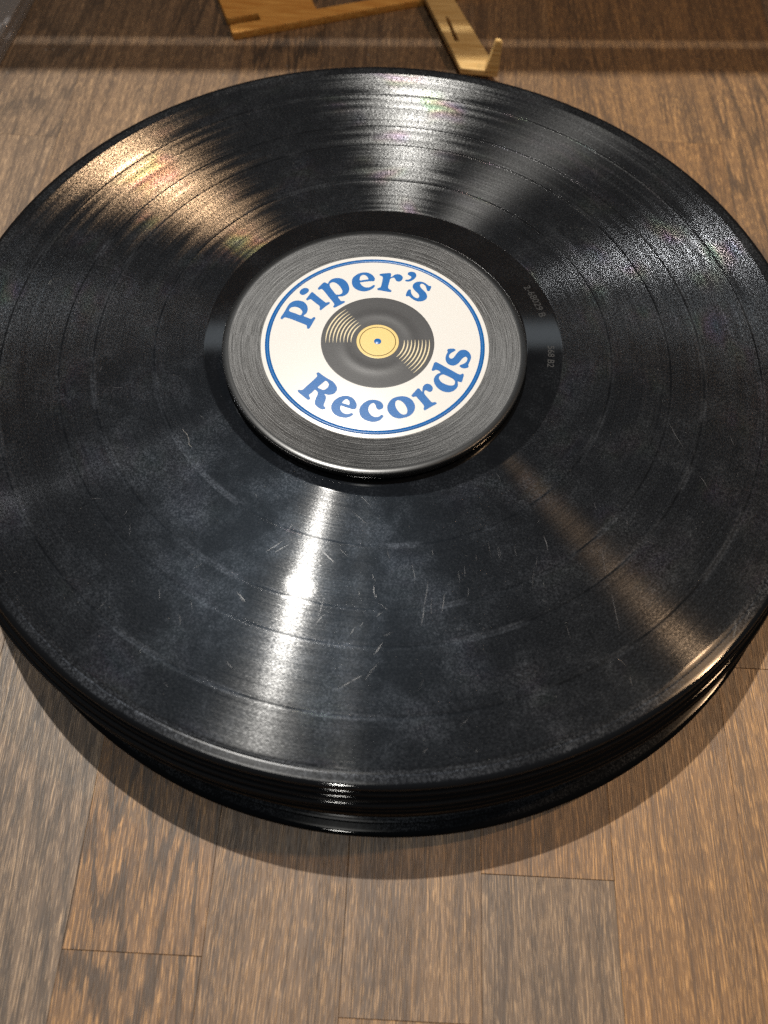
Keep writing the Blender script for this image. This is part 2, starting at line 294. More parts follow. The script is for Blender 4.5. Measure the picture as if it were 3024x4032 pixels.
def vinyl_material(name, top=True):
    t = NT(name)
    P = t.n('TexCoord', out=3)
    sep = t.t.nodes.new('ShaderNodeSeparateXYZ')
    t.t.links.new(P, sep.inputs[0])
    x, y = sep.outputs[0], sep.outputs[1]
    flat = t.combine(x, y, 0.0)
    r = t.math('MULTIPLY', t.vmath('LENGTH', flat), 1000.0)
    th = t.math('ARCTAN2', y, x)
    rad_o = t.vmath('NORMALIZE', flat)
    rad = t.n('VectorTransform', {0: rad_o}, vector_type='VECTOR', convert_from='OBJECT', convert_to='WORLD')
    tan = t.vmath('CROSS_PRODUCT', (0, 0, 1), rad)
    N = t.n('NewGeometry', out=1)

    # where the grooves are
    g = t.math('MULTIPLY', t.sstep(r, 62.3, 62.9), t.math('SUBTRACT', 1.0, t.sstep(r, 144.9, 145.5)))
    gz = g
    gapdust = 0.0
    for i, rk in enumerate(TRACK_GAPS):
        d = t.math('ABSOLUTE', t.math('SUBTRACT', r, rk))
        g = t.math('MULTIPLY', g, t.sstep(d, 0.15, 0.5))
        gapdust = t.math('ADD', gapdust, t.math('SUBTRACT', 1.0, t.sstep(d, 0.6, 1.3)))
    # loudness bands and grain, in polar coordinates (mm)
    pc = t.combine(r, t.math('MULTIPLY', th, 100.0), 0.0)
    band = t.noise(t.vmath('MULTIPLY', pc, (1.6, 0.010, 0)), 1.0, 6.0, 0.82)
    band = t.rng(band, 0.32, 0.68, 0.12, 1.35)
    grain = t.noise(t.vmath('MULTIPLY', pc, (4.5, 1.3, 0)), 1.0, 1.0, 0.5)
    spark = t.sstep(grain, 0.40, 0.68)
    k = t.math('MULTIPLY', g, t.math('MULTIPLY', band, t.rng(spark, 0, 1, 0.12, 1.8)))

    # normals: flat lands and the two groove walls
    jig = t.math('SUBTRACT', t.noise(t.vmath('MULTIPLY', pc, (4.0, 1.0, 3.0)), 1.0, 1.0, 0.5), 0.5)
    jit = t.vmath('SCALE', tan, scale=t.math('MULTIPLY', t.math('MULTIPLY', jig, g), 0.012))
    warp = t.math('SUBTRACT', t.noise(t.vmath('MULTIPLY', pc, (0.05, 0.02, 0)), 1.0, 1.0), 0.5)
    Nf = t.vmath('NORMALIZE', t.vmath('ADD', t.vmath('ADD', N, jit), t.vmath('SCALE', rad, scale=t.math('MULTIPLY', warp, 0.02))))
    tau = math.tan(math.radians(37))
    jit2 = t.vmath('SCALE', jit, scale=5.0)
    Nout = t.vmath('NORMALIZE', t.vmath('ADD', t.vmath('ADD', N, jit2), t.vmath('SCALE', rad, scale=tau)))
    Nin = t.vmath('NORMALIZE', t.vmath('ADD', t.vmath('ADD', N, jit2), t.vmath('SCALE', rad, scale=-tau)))

    # dust, finger haze, wear
    Pm = t.vmath('SCALE', P, scale=1000.0)
    patch = t.sstep(t.noise(Pm, 0.045, 5.0, 0.62, dist=0.3), 0.40, 0.70)
    fine = t.sstep(t.noise(Pm, 2.0, 3.0, 0.75), 0.42, 0.75)
    mid = t.sstep(t.noise(Pm, 0.30, 3.0, 0.6), 0.42, 0.72)
    dust = t.math('MULTIPLY', t.math('ADD', t.math('MULTIPLY', patch, 1.05), 0.16), t.math('ADD', t.math('MULTIPLY', fine, 1.0), t.math('MULTIPLY', mid, 0.10)))
    ring = t.math('MULTIPLY', gapdust, t.math('MULTIPLY', t.sstep(t.noise(Pm, 0.05, 2.0), 0.45, 0.65), t.rng(fine, 0, 1, 0.2, 1.0)))
    leadin = t.math('MULTIPLY', t.sstep(r, 144.9, 145.6), t.math('SUBTRACT', 1.0, t.sstep(r, 148.2, 149.0)))
    lead = t.math('MULTIPLY', t.math('MULTIPLY', leadin, t.rng(t.noise(Pm, 0.03, 2.0), 0.35, 0.65, 0.25, 1.2)), t.math('ADD', 0.12, t.math('MULTIPLY', fine, 1.2)))
    wax = t.math('MULTIPLY', t.sstep(r, 49.0, 50.5), t.math('SUBTRACT', 1.0, t.sstep(r, 62.2, 62.8)))
    dust = t.math('ADD', t.math('MULTIPLY', dust, t.math('SUBTRACT', 1.0, t.math('MULTIPLY', wax, 0.55))), t.math('ADD', t.math('MULTIPLY', ring, 1.0), t.math('MULTIPLY', lead, 1.1)))
    edge = t.math('SUBTRACT', 1.0, t.sstep(r, 148.6, 149.2))
    dust = t.math('MULTIPLY', t.math('MULTIPLY', dust, edge), 0.040 if top else 0.02)
    col = t.mix(dust, (0.0045, 0.0048, 0.0055), (0.56, 0.59, 0.62))

    diff = t.n('BsdfDiffuse', {'Color': col})
    rough = t.rng(gz, 0, 1, 0.10, 0.145)
    rough = t.math('ADD', t.math('ADD', rough, t.math('MULTIPLY', dust, 0.5)), t.math('MULTIPLY', t.math('MULTIPLY', t.sstep(r, 144.8, 146.0), t.math('SUBTRACT', 1.0, t.sstep(r, 148.8, 149.4))), 0.12))
    gl = t.n('BsdfAnisotropic', {'Color': (1, 1, 1), 'Roughness': rough, 'Anisotropy': t.rng(gz, 0, 1, 0.45, 0.70), 'Normal': Nf, 'Tangent': tan}, distribution='BECKMANN')
    fr = t.math('MULTIPLY', t.n('Fresnel', {'IOR': 1.5}), t.math('SUBTRACT', 1.0, t.math('MULTIPLY', gz, t.math('MULTIPLY', 0.95, t.rng(t.math('MULTIPLY', t.math('MULTIPLY', spark, band), g), 0, 1.4, 1.02, 0.74)))))
    fr = t.math('MULTIPLY', fr, 1.0 if top else 0.35)
    fr = t.math('MULTIPLY', fr, t.math('SUBTRACT', 1.0, t.math('MULTIPLY', leadin, 0.78)))
    base = t.n('MixShader', {0: fr, 1: diff, 2: gl})
    hue = t.noise(t.vmath('MULTIPLY', pc, (0.11, 0.05, 0)), 1.0, 1.0, 0.5)
    iri = t.n('HueSaturation', {'Hue': t.rng(hue, 0.25, 0.75, 0.0, 1.0), 'Saturation': t.sstep(t.noise(Pm, 0.045, 1.0), 0.5, 0.7), 'Color': (1.0, 0.55, 0.5)})
    tint = t.mix(0.55, (1, 1, 1), iri)
    amp = t.math('MULTIPLY', k, 0.185)
    lr = t.rng(t.noise(t.vmath('MULTIPLY', pc, (0.22, 0.0, 0)), 1.0, 3.0, 0.6), 0.35, 0.65, 0.195, 0.30)
    lob_c = t.mix(amp, (0, 0, 0), tint)
    lo = t.n('BsdfAnisotropic', {'Color': lob_c, 'Roughness': lr, 'Anisotropy': 0.30, 'Normal': Nout, 'Tangent': tan}, distribution='BECKMANN')
    li = t.n('BsdfAnisotropic', {'Color': lob_c, 'Roughness': lr, 'Anisotropy': 0.30, 'Normal': Nin, 'Tangent': tan}, distribution='BECKMANN')
    both = t.n('AddShader', {0: lo, 1: li})
    spot = t.n('BsdfAnisotropic', {'Color': t.mix(t.math('MULTIPLY', gz, 0.0014), (0, 0, 0), (1, 1, 1)), 'Roughness': 0.075, 'Normal': Nf}, distribution='BECKMANN')
    wedge = t.n('BsdfAnisotropic', {'Color': t.mix(t.math('MULTIPLY', t.math('MULTIPLY', g, t.math('MULTIPLY', band, t.rng(spark, 0, 1, 0.6, 1.3))), 0.0068), (0, 0, 0), (1, 1, 1)), 'Roughness': 0.265, 'Anisotropy': 0.76, 'Normal': Nf, 'Tangent': tan}, distribution='BECKMANN')
    both = t.n('AddShader', {0: both, 1: t.n('AddShader', {0: spot, 1: wedge})})
    soft = t.n('BsdfAnisotropic', {'Color': t.mix(t.math('MULTIPLY', gz, t.rng(patch, 0, 1, 0.0012, 0.0027)), (0, 0, 0), (0.62, 0.80, 1.0)), 'Roughness': 0.31}, distribution='BECKMANN')
    both = t.n('AddShader', {0: both, 1: soft})
    haze = t.n('BsdfAnisotropic', {'Color': t.mix(t.math('MULTIPLY', dust, 0.9), (0.0003, 0.0005, 0.0008), (0.26, 0.30, 0.38)), 'Roughness': 0.40})
    return t.done(t.n('AddShader', {0: t.n('AddShader', {0: base, 1: haze}), 1: both}))


def coaster_material():
    t = NT('coaster_black_grooved')
    P = t.n('TexCoord', out=3)
    Pm = t.vmath('SCALE', P, scale=1000.0)
    sep = t.t.nodes.new('ShaderNodeSeparateXYZ'); t.t.links.new(P, sep.inputs[0])
    flat = t.combine(sep.outputs[0], sep.outputs[1], 0.0)
    r = t.math('MULTIPLY', t.vmath('LENGTH', flat), 1000.0)
    th = t.math('ARCTAN2', sep.outputs[1], sep.outputs[0])
    pc = t.combine(r, t.math('MULTIPLY', th, 45.0), 0.0)
    rings = t.noise(t.vmath('MULTIPLY', pc, (2.2, 0.012, 0)), 1.0, 3.0, 0.75)
    grain = t.noise(Pm, 2.2, 1.0, 0.6)
    zone = t.math('SUBTRACT', 1.0, t.sstep(r, 49.7, 50.2))
    c = t.mix(t.math('MULTIPLY', zone, t.rng(t.math('ADD', t.math('MULTIPLY', rings, 1.5), t.math('MULTIPLY', grain, 0.5)), 0.8, 1.25, 0.0, 1.0)), (0.012, 0.013, 0.014), (0.050, 0.052, 0.054))
    hgt = t.math('ADD', rings, t.math('MULTIPLY', grain, 0.22))
    b = t.n('Bump', {'Strength': t.math('MULTIPLY', zone, 0.45), 'Distance': 0.0002, 'Height': hgt})
    s = t.n('BsdfPrincipled', {'Base Color': c, 'Roughness': t.rng(zone, 0, 1, 0.25, 0.38), 'Specular IOR Level': 0.6, 'Anisotropic': t.math('MULTIPLY', zone, 0.75), 'Tangent': t.n('Tangent', direction_type='RADIAL', axis='Z'), 'Normal': b})
    return t.done(s)


def print_material(name, colour, rough=0.32, vary=0.03, spec=0.5):
    t = NT(name)
    P = t.n('TexCoord', out=3)
    n1 = t.noise(t.vmath('SCALE', P, scale=1000.0), 1.2, 3.0, 0.6)
    c = t.mix(t.rng(n1, 0.3, 0.7, 0.0, 1.0), tuple(v * (1 - vary) for v in colour), tuple(min(1, v * (1 + vary)) for v in colour))
    b = t.n('Bump', {'Strength': 0.06, 'Distance': 0.0002, 'Height': t.noise(t.vmath('SCALE', P, scale=1000.0), 2.5, 2.0)})
    return t.done(t.n('BsdfPrincipled', {'Base Color': c, 'Roughness': rough, 'Specular IOR Level': spec, 'Normal': b}))


def table_material():
    t = NT('stained_wood')
    P = t.n('TexCoord', out=3)
    info = t.t.nodes.new('ShaderNodeObjectInfo')
    sepc = t.t.nodes.new('ShaderNodeSeparateColor')
    t.t.links.new(info.outputs['Color'], sepc.inputs[0])
    tone, seed, warm = sepc.outputs
    Pm = t.vmath('SCALE', P, scale=1000.0)
    ang = t.math('MULTIPLY', t.math('SUBTRACT', seed, 0.5), 0.09)
    rot = t.n('VectorRotate', {'Vector': Pm, 'Angle': ang}, rotation_type='Z_AXIS')
    off = t.combine(t.math('MULTIPLY', seed, 913.0), t.math('MULTIPLY', seed, 377.0), 0.0)
    Q = t.vmath('ADD', rot, off)
    wob = t.vmath('SCALE', t.n('TexNoise', {'Vector': t.vmath('MULTIPLY', Q, (0.04, 0.006, 0)), 'Scale': 1.0, 'Detail': 2.0}, 1), scale=7.0)
    Qw = t.vmath('ADD', Q, wob)
    # long continuous fibre lines of several widths
    l1 = t.noise(t.vmath('MULTIPLY', Qw, (5.4, 0.012, 1)), 1.0, 1.0, 0.5)
    l2 = t.noise(t.vmath('ADD', t.vmath('MULTIPLY', Qw, (1.3, 0.005, 1)), (17, 5, 0)), 1.0, 2.0, 0.6)
    l3 = t.noise(t.vmath('ADD', t.vmath('MULTIPLY', Qw, (0.28, 0.004, 1)), (3, 45, 0)), 1.0, 2.0, 0.5)
    # short ticks of light fibre and dark pores
    tick = t.noise(t.vmath('ADD', t.vmath('MULTIPLY', Qw, (4.3, 0.19, 1)), (7, 3, 0)), 1.0, 1.0, 0.5)
    sliv = t.math('ADD', t.math('MULTIPLY', l1, 0.42), t.math('MULTIPLY', tick, 0.58))
    pore = t.noise(t.vmath('ADD', t.vmath('MULTIPLY', Qw, (3.9, 0.12, 1)), (31, 77, 0)), 1.0, 1.0, 0.4)
    tone_l = t.math('ADD', t.math('MULTIPLY', l2, 0.5), t.math('MULTIPLY', l3, 0.5))
    base = t.mix(t.sstep(tone_l, 0.36, 0.64), (0.112, 0.080, 0.057), (0.205, 0.140, 0.088))
    # plain-sawn figure: jagged dark arches across the stave
    sx = t.t.nodes.new('ShaderNodeSeparateXYZ')
    t.t.links.new(Q, sx.inputs[0])
    arch = t.math('MULTIPLY', t.noise(t.vmath('MULTIPLY', Q, (0.085, 0.004, 0)), 1.0, 1.0, 0.4), 5.5)
    f = t.math('ADD', t.math('ADD', t.math('MULTIPLY', sx.outputs[1], 0.021), arch), t.math('MULTIPLY', t.math('SUBTRACT', t.noise(t.vmath('MULTIPLY', Q, (0.9, 0.012, 0)), 1.0, 2.0, 0.6), 0.5), 0.9))
    band = t.sstep(t.math('SINE', t.math('MULTIPLY', f, 6.2832)), 0.50, 0.72)
    dark = t.math('MULTIPLY', t.math('MULTIPLY', band, info.outputs['Alpha']), 0.95)
    blot = t.sstep(t.noise(t.vmath('MULTIPLY', Q, (0.05, 0.02, 0)), 1.0, 4.0, 0.6), 0.42, 0.70)
    base = t.mix(t.math('MULTIPLY', blot, 0.35), base, (0.075, 0.062, 0.052))
    base = t.mix(dark, base, (0.058, 0.047, 0.039))
    gold = t.math('MULTIPLY', t.math('MULTIPLY', t.sstep(sliv, 0.54, 0.59), t.rng(tone_l, 0.38, 0.62, 0.32, 0.58)), t.math('SUBTRACT', 1.0, t.math('MULTIPLY', dark, 0.85)))
    c = t.mix(gold, base, (0.66, 0.45, 0.25))
    c = t.mix(t.math('MULTIPLY', t.sstep(pore, 0.56, 0.64), 0.32), c, (0.035, 0.026, 0.020))
    c = t.mix(t.math('MULTIPLY', warm, 0.55), c, t.mix(1.0, c, (1.25, 0.86, 0.55), 'MULTIPLY'))
    grey = t.n('HueSaturation', {'Saturation': t.rng(warm, 0.0, 0.5, 0.77, 1.12), 'Value': t.rng(tone, 0, 1, 0.64, 1.50), 'Color': c})
    hgt = t.math('SUBTRACT', sliv, t.math('MULTIPLY', t.sstep(pore, 0.52, 0.7), 0.4))
    b = t.n('Bump', {'Strength': 0.35, 'Distance': 0.0002, 'Height': hgt})
    s = t.n('BsdfPrincipled', {'Base Color': grey, 'Roughness': t.rng(sliv, 0.35, 0.65, 0.46, 0.36), 'Specular IOR Level': 0.6, 'Normal': b})
    return t.done(s)


def simple(name, colour, rough=0.5, spec=0.5, **kw):
    t = NT(name)
    ins = {'Base Color': colour, 'Roughness': rough, 'Specular IOR Level': spec}
    ins.update(kw)
    return t.done(t.n('BsdfPrincipled', ins))


def ply_material(name, a, bcol):
    t = NT(name)
    P = t.vmath('SCALE', t.n('TexCoord', out=3), scale=1000.0)
    g1 = t.noise(t.vmath('MULTIPLY', P, (0.05, 1.1, 1.1)), 1.0, 4.0, 0.65)
    c = t.mix(t.sstep(g1, 0.35, 0.68), a, bcol)
    b = t.n('Bump', {'Strength': 0.2, 'Distance': 0.0002, 'Height': g1})
    return t.done(t.n('BsdfPrincipled', {'Base Color': c, 'Roughness': 0.55, 'Specular IOR Level': 0.3, 'Normal': b}))


M_VINYL = vinyl_material('vinyl_top')
M_VINYL2 = vinyl_material('vinyl_clean', False)
M_COASTER = coaster_material()
M_WHITE = print_material('sticker_white', (0.775, 0.77, 0.745), 0.30, 0.012)
M_BLUE = print_material('ink_blue', (0.010, 0.135, 0.43), 0.30, 0.10)
M_INK = print_material('ink_charcoal', (0.060, 0.061, 0.064), 0.33, 0.10)
M_YELLOW = print_material('ink_yellow', (0.83, 0.63, 0.25), 0.30, 0.03)
M_CREAM = print_material('ink_cream', (0.80, 0.70, 0.46), 0.32, 0.02)
M_OLIVE = print_material('ink_olive', (0.10, 0.07, 0.02), 0.32, 0.05)
M_WOOD = table_material()
M_PAPER = simple('paper_label', (0.25, 0.24, 0.22), 0.6)
M_ETCH = simple('etched_vinyl', (0.022, 0.022, 0.022), 0.4)
M_SCR = simple('scratched_vinyl', (0.20, 0.20, 0.21), 0.3, 0.6)
M_DUST = simple('dust', (0.62, 0.60, 0.56), 0.8)
M_PLY = ply_material('orange_plywood', (0.62, 0.27, 0.055), (0.90, 0.50, 0.14))
M_PLY2 = ply_material('yellow_plywood', (0.55, 0.33, 0.11), (0.85, 0.60, 0.27))
M_LED = NT('led_diffuser')
M_LED = M_LED.done(M_LED.n('Emission', {'Color': (0.84, 0.93, 1.0), 'Strength': 1.4}))
M_SHELF = simple('shelf_white_laminate', (0.80, 0.80, 0.79), 0.45)
M_STEEL = simple('shelf_upright_steel', (0.35, 0.35, 0.36), 0.4, Metallic=0.6)
M_CLEAR = simple('clear_plastic', (0.88, 0.86, 0.88), 0.16, 0.5, **{'Transmission Weight': 0.72, 'IOR': 1.49})


# ------------------------------------------------------------------ the table
def build_table():
    rnd = random.Random(7)
    slab = obj('tabletop', box_mesh(-640, 640, -560, 640, -34, -6.2, 1.0, 'tabletop'), M_WOOD)
    slab.color = (0.4, 0.5, 0.4, 1)
    tag(slab, 'dark stained wooden tabletop of glued staves', None, kind='structure')
    # stave columns, 40 mm wide; known end joints and tones near the camera: (joint y list), (tone, warmth)
    known = {-5: ([-120, 150], [(.6, .15), (.58, .2), (.58, .22)]), -4: ([-230, 60], [(.6, .2), (.6, .25), (.6, .28)]),
             -3: ([-330, -62, 235], [(.60, .18), (.56, .15), (.55, .3), (.55, .3)]),
             -2: ([-192.9, 120], [(.66, .55), (.62, .62), (.50, .35)]),
             -1: ([-395, -20], [(.5, .4), (.44, .42), (.50, .30)]),
             0: ([-206.1, 90], [(.55, .5), (.46, .40), (.5, .35)]),
             1: ([-167.0, 60], [(.36, .26), (.60, .66), (.48, .42)]),
             2: ([-300, 40], [(.5, .5), (.64, .62), (.60, .5)]),
             3: ([-98.0, 170], [(.64, .60), (.62, .62), (.60, .5)]),
             4: ([-260, 30, 230], [(.6, .6), (.66, .7), (.7, .5), (.5, .5)])}
    x = -642.0 + 0.0
    cols = [(-2.1 + 40.77 * i, i) for i in range(-16, 16)]
    for x0, i in cols:
        if i in known:
            joints, tones = known[i]
        else:
            joints, y = [], -560 + rnd.uniform(60, 300)
            while y < 600:
                joints.append(y)
                y += rnd.uniform(170, 380)
            tones = [(rnd.uniform(.45, .68), rnd.uniform(.15, .6)) for _ in range(len(joints) + 1)]
        ys = [-560] + [j for j in joints] + [640]
        for a, b, (tone, warm) in zip(ys[:-1], ys[1:], tones):
            dz = rnd.uniform(-0.05, 0.0)
            cx, cy = x0 + 20.385, (a + b) / 2
            hl = (b - a) / 2
            me = box_mesh(-20.36, 20.36, -hl + .05, hl - .05, -6.0, dz, 0.10, 'plank')
            o = obj('plank', me, M_WOOD, slab, V(cx, cy))
            sd = rnd.random()
            o.color = (tone, sd, warm, 0.9 if i == -2 else max(0.0, rnd.uniform(-.5, .8)))


build_table()


# ------------------------------------------------------------------ records
def record_profile():
    t = [(3.6, -0.15), (3.9, 0.0), (49.4, 0.0), (49.6, -0.01), (50.1, -0.19), (50.3, -0.20), (50.6, -0.20), (61.9, -0.20), (62.3, -0.20), (62.7, -0.22), (63.1, -0.22)]
    for rk in sorted(TRACK_GAPS):
        t += [(rk - 1.2, -0.22), (rk - .9, -0.22), (rk - .45, -0.235), (rk + .45, -0.235), (rk + .9, -0.22), (rk + 1.2, -0.22)]
    t += [(144.6, -0.22), (144.9, -0.22), (145.4, -0.27), (145.7, -0.27), (146.2, -0.27), (146.35, -0.31), (146.5, -0.31), (146.65, -0.27), (146.9, -0.27), (149.3, -0.28), (149.5, -0.285),
          (149.85, -0.36), (150.15, -0.52), (150.38, -0.76), (150.45, -1.0)]
    bot = [(r, -2.0 - z) for r, z in reversed(t[:-1])]
    return t + bot


REC = lathe(record_profile(), 360, 'record_disc', True)
REC_B = REC.copy()
PITCH = 2.05
STACK = [(0, 0), (0.3, -1.2), (-0.7, -2.3), (-0.9, -3.7), (0.6, -4.2), (0.8, -4.9), (0.4, -4.5), (1.1, -4.2), (0.6, -4.4), (1.4, -3.9), (0.9, -4.1),
         (1.6, -3.7), (1.0, -3.8), (1.3, -3.5), (1.8, -3.6), (1.4, -3.3), (3.1, -8.8), (3.5, -8.3), (4.1, -8.0), (3.7, -7.7), (4.2, -7.9), (3.9, -7.6)]


def build_records():
    lab = ['worn dusty black vinyl record on top of the stack',
           'black vinyl record lying directly under the top record of the stack',
           'black vinyl record third from the top of the stack, its edge catching a bright line',
           'black vinyl record fourth from the top of the stack, just above the wide exposed rim',
           'black vinyl record in the stack with the widest crescent of rim exposed in front']
    ordinal = 'first second third fourth fifth sixth seventh eighth ninth tenth eleventh twelfth thirteenth fourteenth fifteenth sixteenth seventeenth'.split()
    grp = 'records stacked on the table'
    for k, (cx, cy) in enumerate(STACK):
        z = H - PITCH * k
        if k == 0:
            e = obj('vinyl_record', None, None, None, V(0, 0, z - 2.0))
            tag(e, lab[0], 'record', grp)
            obj('disc', REC, M_VINYL, e, V(0, 0, 2.0))
            paper = lathe([(3.7, 0.0), (3.7, 0.06), (49.0, 0.06), (49.2, 0.0)], 128, 'paper')
            obj('paper_label', paper, M_PAPER, e, V(0, 0, 2.005))
            for s, a, rr, sz in (('2-68029 B', 21.5, 56.8, 3.6), ('568 B2', -3.6, 57.4, 3.3)):
                me = text_mesh(s, sz, 0.01, 'code')
                for v in me.vertices:      # bend the line of characters round the run-out
                    ang = math.radians(a) - v.co.x / (rr * MM)
                    rad = rr * MM + v.co.y
                    v.co.x, v.co.y = rad * math.cos(ang), rad * math.sin(ang)
                o = obj('matrix_code', me, M_ETCH, e, V(0, 0, 2.0 - 0.188))
                o['label'] = 'faint code etched into the smooth run-out of the record'
            build_scratches(e)
        else:
            o = obj('vinyl_record', REC_B, M_VINYL2, None, V(cx, cy, z), rz=0.7 * k)
            tag(o, lab[k] if k < 4 else lab[4] if k == 16 else 'black vinyl record, %s from the top of the stack, only its edge showing' % ordinal[k] if k < 16
                else 'black vinyl record lying flat on the table, bottom of the stack' if k == 21 else 'black vinyl record under the wide exposed rim, %s up from the bottom' % ordinal[21 - k], 'record', grp)


def strip(verts, faces, pts, w, z):
    n0 = len(verts)
    for i, (px, py) in enumerate(pts):
        a = pts[max(0, i - 1)]
        b = pts[min(len(pts) - 1, i + 1)]
        dx, dy = b[0] - a[0], b[1] - a[1]
        l = math.hypot(dx, dy) or 1
        ww = w * (0.25 if i in (0, len(pts) - 1) else 1.0) / 2
        nx, ny = -dy / l * ww, dx / l * ww
        rr = math.hypot(px, py)
        zz = z
        verts.append(((px + nx) * MM, (py + ny) * MM, zz * MM))
        verts.append(((px - nx) * MM, (py - ny) * MM, zz * MM))
        if i:
            k = n0 + 2 * i
            faces.append((k - 2, k - 1, k + 1, k))


def build_scratches(parent):
    rnd = random.Random(5)
    vs_, fs = [], []
    for x0, y0, x1, y1, w in SCRATCHES:
        mx, my = (x0 + x1) / 2 + rnd.uniform(-.3, .3), (y0 + y1) / 2 + rnd.uniform(-.2, .2)
        if math.hypot(x0, y0) < 148 and math.hypot(x1, y1) < 148:
            strip(vs_, fs, [(x0, y0), (mx, my), (x1, y1)], w * 0.24, -0.205)
    for _ in range(60):
        a, r = rnd.uniform(0, 6.283), math.sqrt(rnd.uniform(64 ** 2, 143 ** 2))
        x, y = r * math.cos(a), r * math.sin(a)
        if y > 60 and rnd.random() < .6:
            continue
        d = rnd.gauss(math.pi / 2, 0.7)
        L = rnd.uniform(1.0, 5.0)
        bend = rnd.uniform(-.3, .3)
        pts = [(x, y), (x + L * .5 * math.cos(d) + bend, y + L * .5 * math.sin(d)), (x + L * math.cos(d), y + L * math.sin(d))]
        if math.hypot(*pts[2]) < 144:
            strip(vs_, fs, pts, rnd.uniform(.02, .05), -0.205)
    o = obj('scratches', mesh_from(vs_, fs, 'scratches'), M_SCR, parent, V(0, 0, 2.0))
    o['kind'] = 'stuff'


build_records()


# ------------------------------------------------------------------ coaster with the shop's sticker
def zr(r):                                   # raised ring under the printed record
    return 0.13 * math.exp(-((r - 11.8) / 2.1) ** 2)


def build_coaster():
    e = obj('coaster', None, None, None, V(-2.993, -4.638, H + 0.08))
    tag(e, 'round black record shaped coaster with a white and blue sticker, on the top record', 'coaster')
    prof = [(0.01, 0.0), (50.6, 0.0), (51.9, 0.4), (52.25, 1.0), (52.25, 3.5), (52.12, 3.75), (51.8, 3.88), (50.2, 3.92), (49.9, 3.86), (0.01, 3.86)]
    obj('body', lathe(prof, 256, 'coaster_body'), M_COASTER, e)
    st = obj('sticker', lathe([(0.01, 0.0), (39.1, 0.0), (39.1, 0.05), (38.95, 0.075), (0.01, 0.075)], 256, 'sticker'), M_WHITE, e, V(0, 0, 3.86))
    st['label'] = 'round white sticker lettered in blue'
    obj('border_ring', lathe([(36.15, 0.07), (36.15, 0.09), (37.65, 0.09), (37.65, 0.07)], 256, 'ring'), M_BLUE, st)
    for ch, loops in GLYPHS:
        me = filled([smooth_loop(l) for l in loops], 0.010, 'letter')
        o = obj('letter', me, M_BLUE, st, V(0, 0, 0.073))
        o['label'] = 'blue apostrophe' if ch == 'apostrophe' else 'blue letter ' + ch
    c = V(0.84, 0.12, 0.0)
    prof = [(6.9, 0.078)] + [(r, 0.085 + zr(r)) for r in [7.0 + 0.4 * i for i in range(31)]] + [(19.3, 0.086), (19.47, 0.075)]
    pr = obj('printed_record', lathe(prof, 192, 'printed_record'), M_INK, st, c)
    pr['label'] = 'charcoal record printed in the middle of the sticker'
    ye = obj('printed_label', lathe([(0.01, 0.10), (7.1, 0.10), (7.25, 0.095), (7.28, 0.075)], 96, 'printed_label'), M_YELLOW, st, c)
    ye['label'] = 'yellow centre of the printed record'
    obj('printed_circle', lathe([(6.03, 0.10), (6.03, 0.115), (6.30, 0.115), (6.30, 0.10)], 96, 'circle'), M_OLIVE, st, c)
    o = obj('printed_hole', lathe([(0.01, 0.118), (1.22, 0.118), (1.25, 0.10)], 48, 'hole'), M_BLUE, st, c)
    o['label'] = 'blue dot printed as the spindle hole'
    for side in (0, 1):
        for i in range(8):
            r = 9.15 + 1.236 * i
            if side == 0:
                a0, a1 = 187.0 - 0.2 * i, 131.5
            else:
                a0, a1 = 7.0 - 0.1 * i, -45.0 + 0.6 * (7 - i) * .4
            vs_, fs = [], []
            n = 20
            for j in range(n + 1):
                f = j / n
                a = math.radians(a0 + (a1 - a0) * f)
                w = (0.06 + 0.40 * min(1.0, f * 3.0, (1 - f) * 3.0) ** .7) / 2
                for s in (-1, 1):
                    rr = r + s * w
                    vs_.append((rr * MM * math.cos(a), rr * MM * math.sin(a), (0.096 + max(zr(r - w), zr(r + w))) * MM))
                if j:
                    k = 2 * j
                    fs.append((k - 2, k - 1, k + 1, k))
            obj('groove_line', mesh_from(vs_, fs, 'groove_line'), M_CREAM, st, c)


build_coaster()


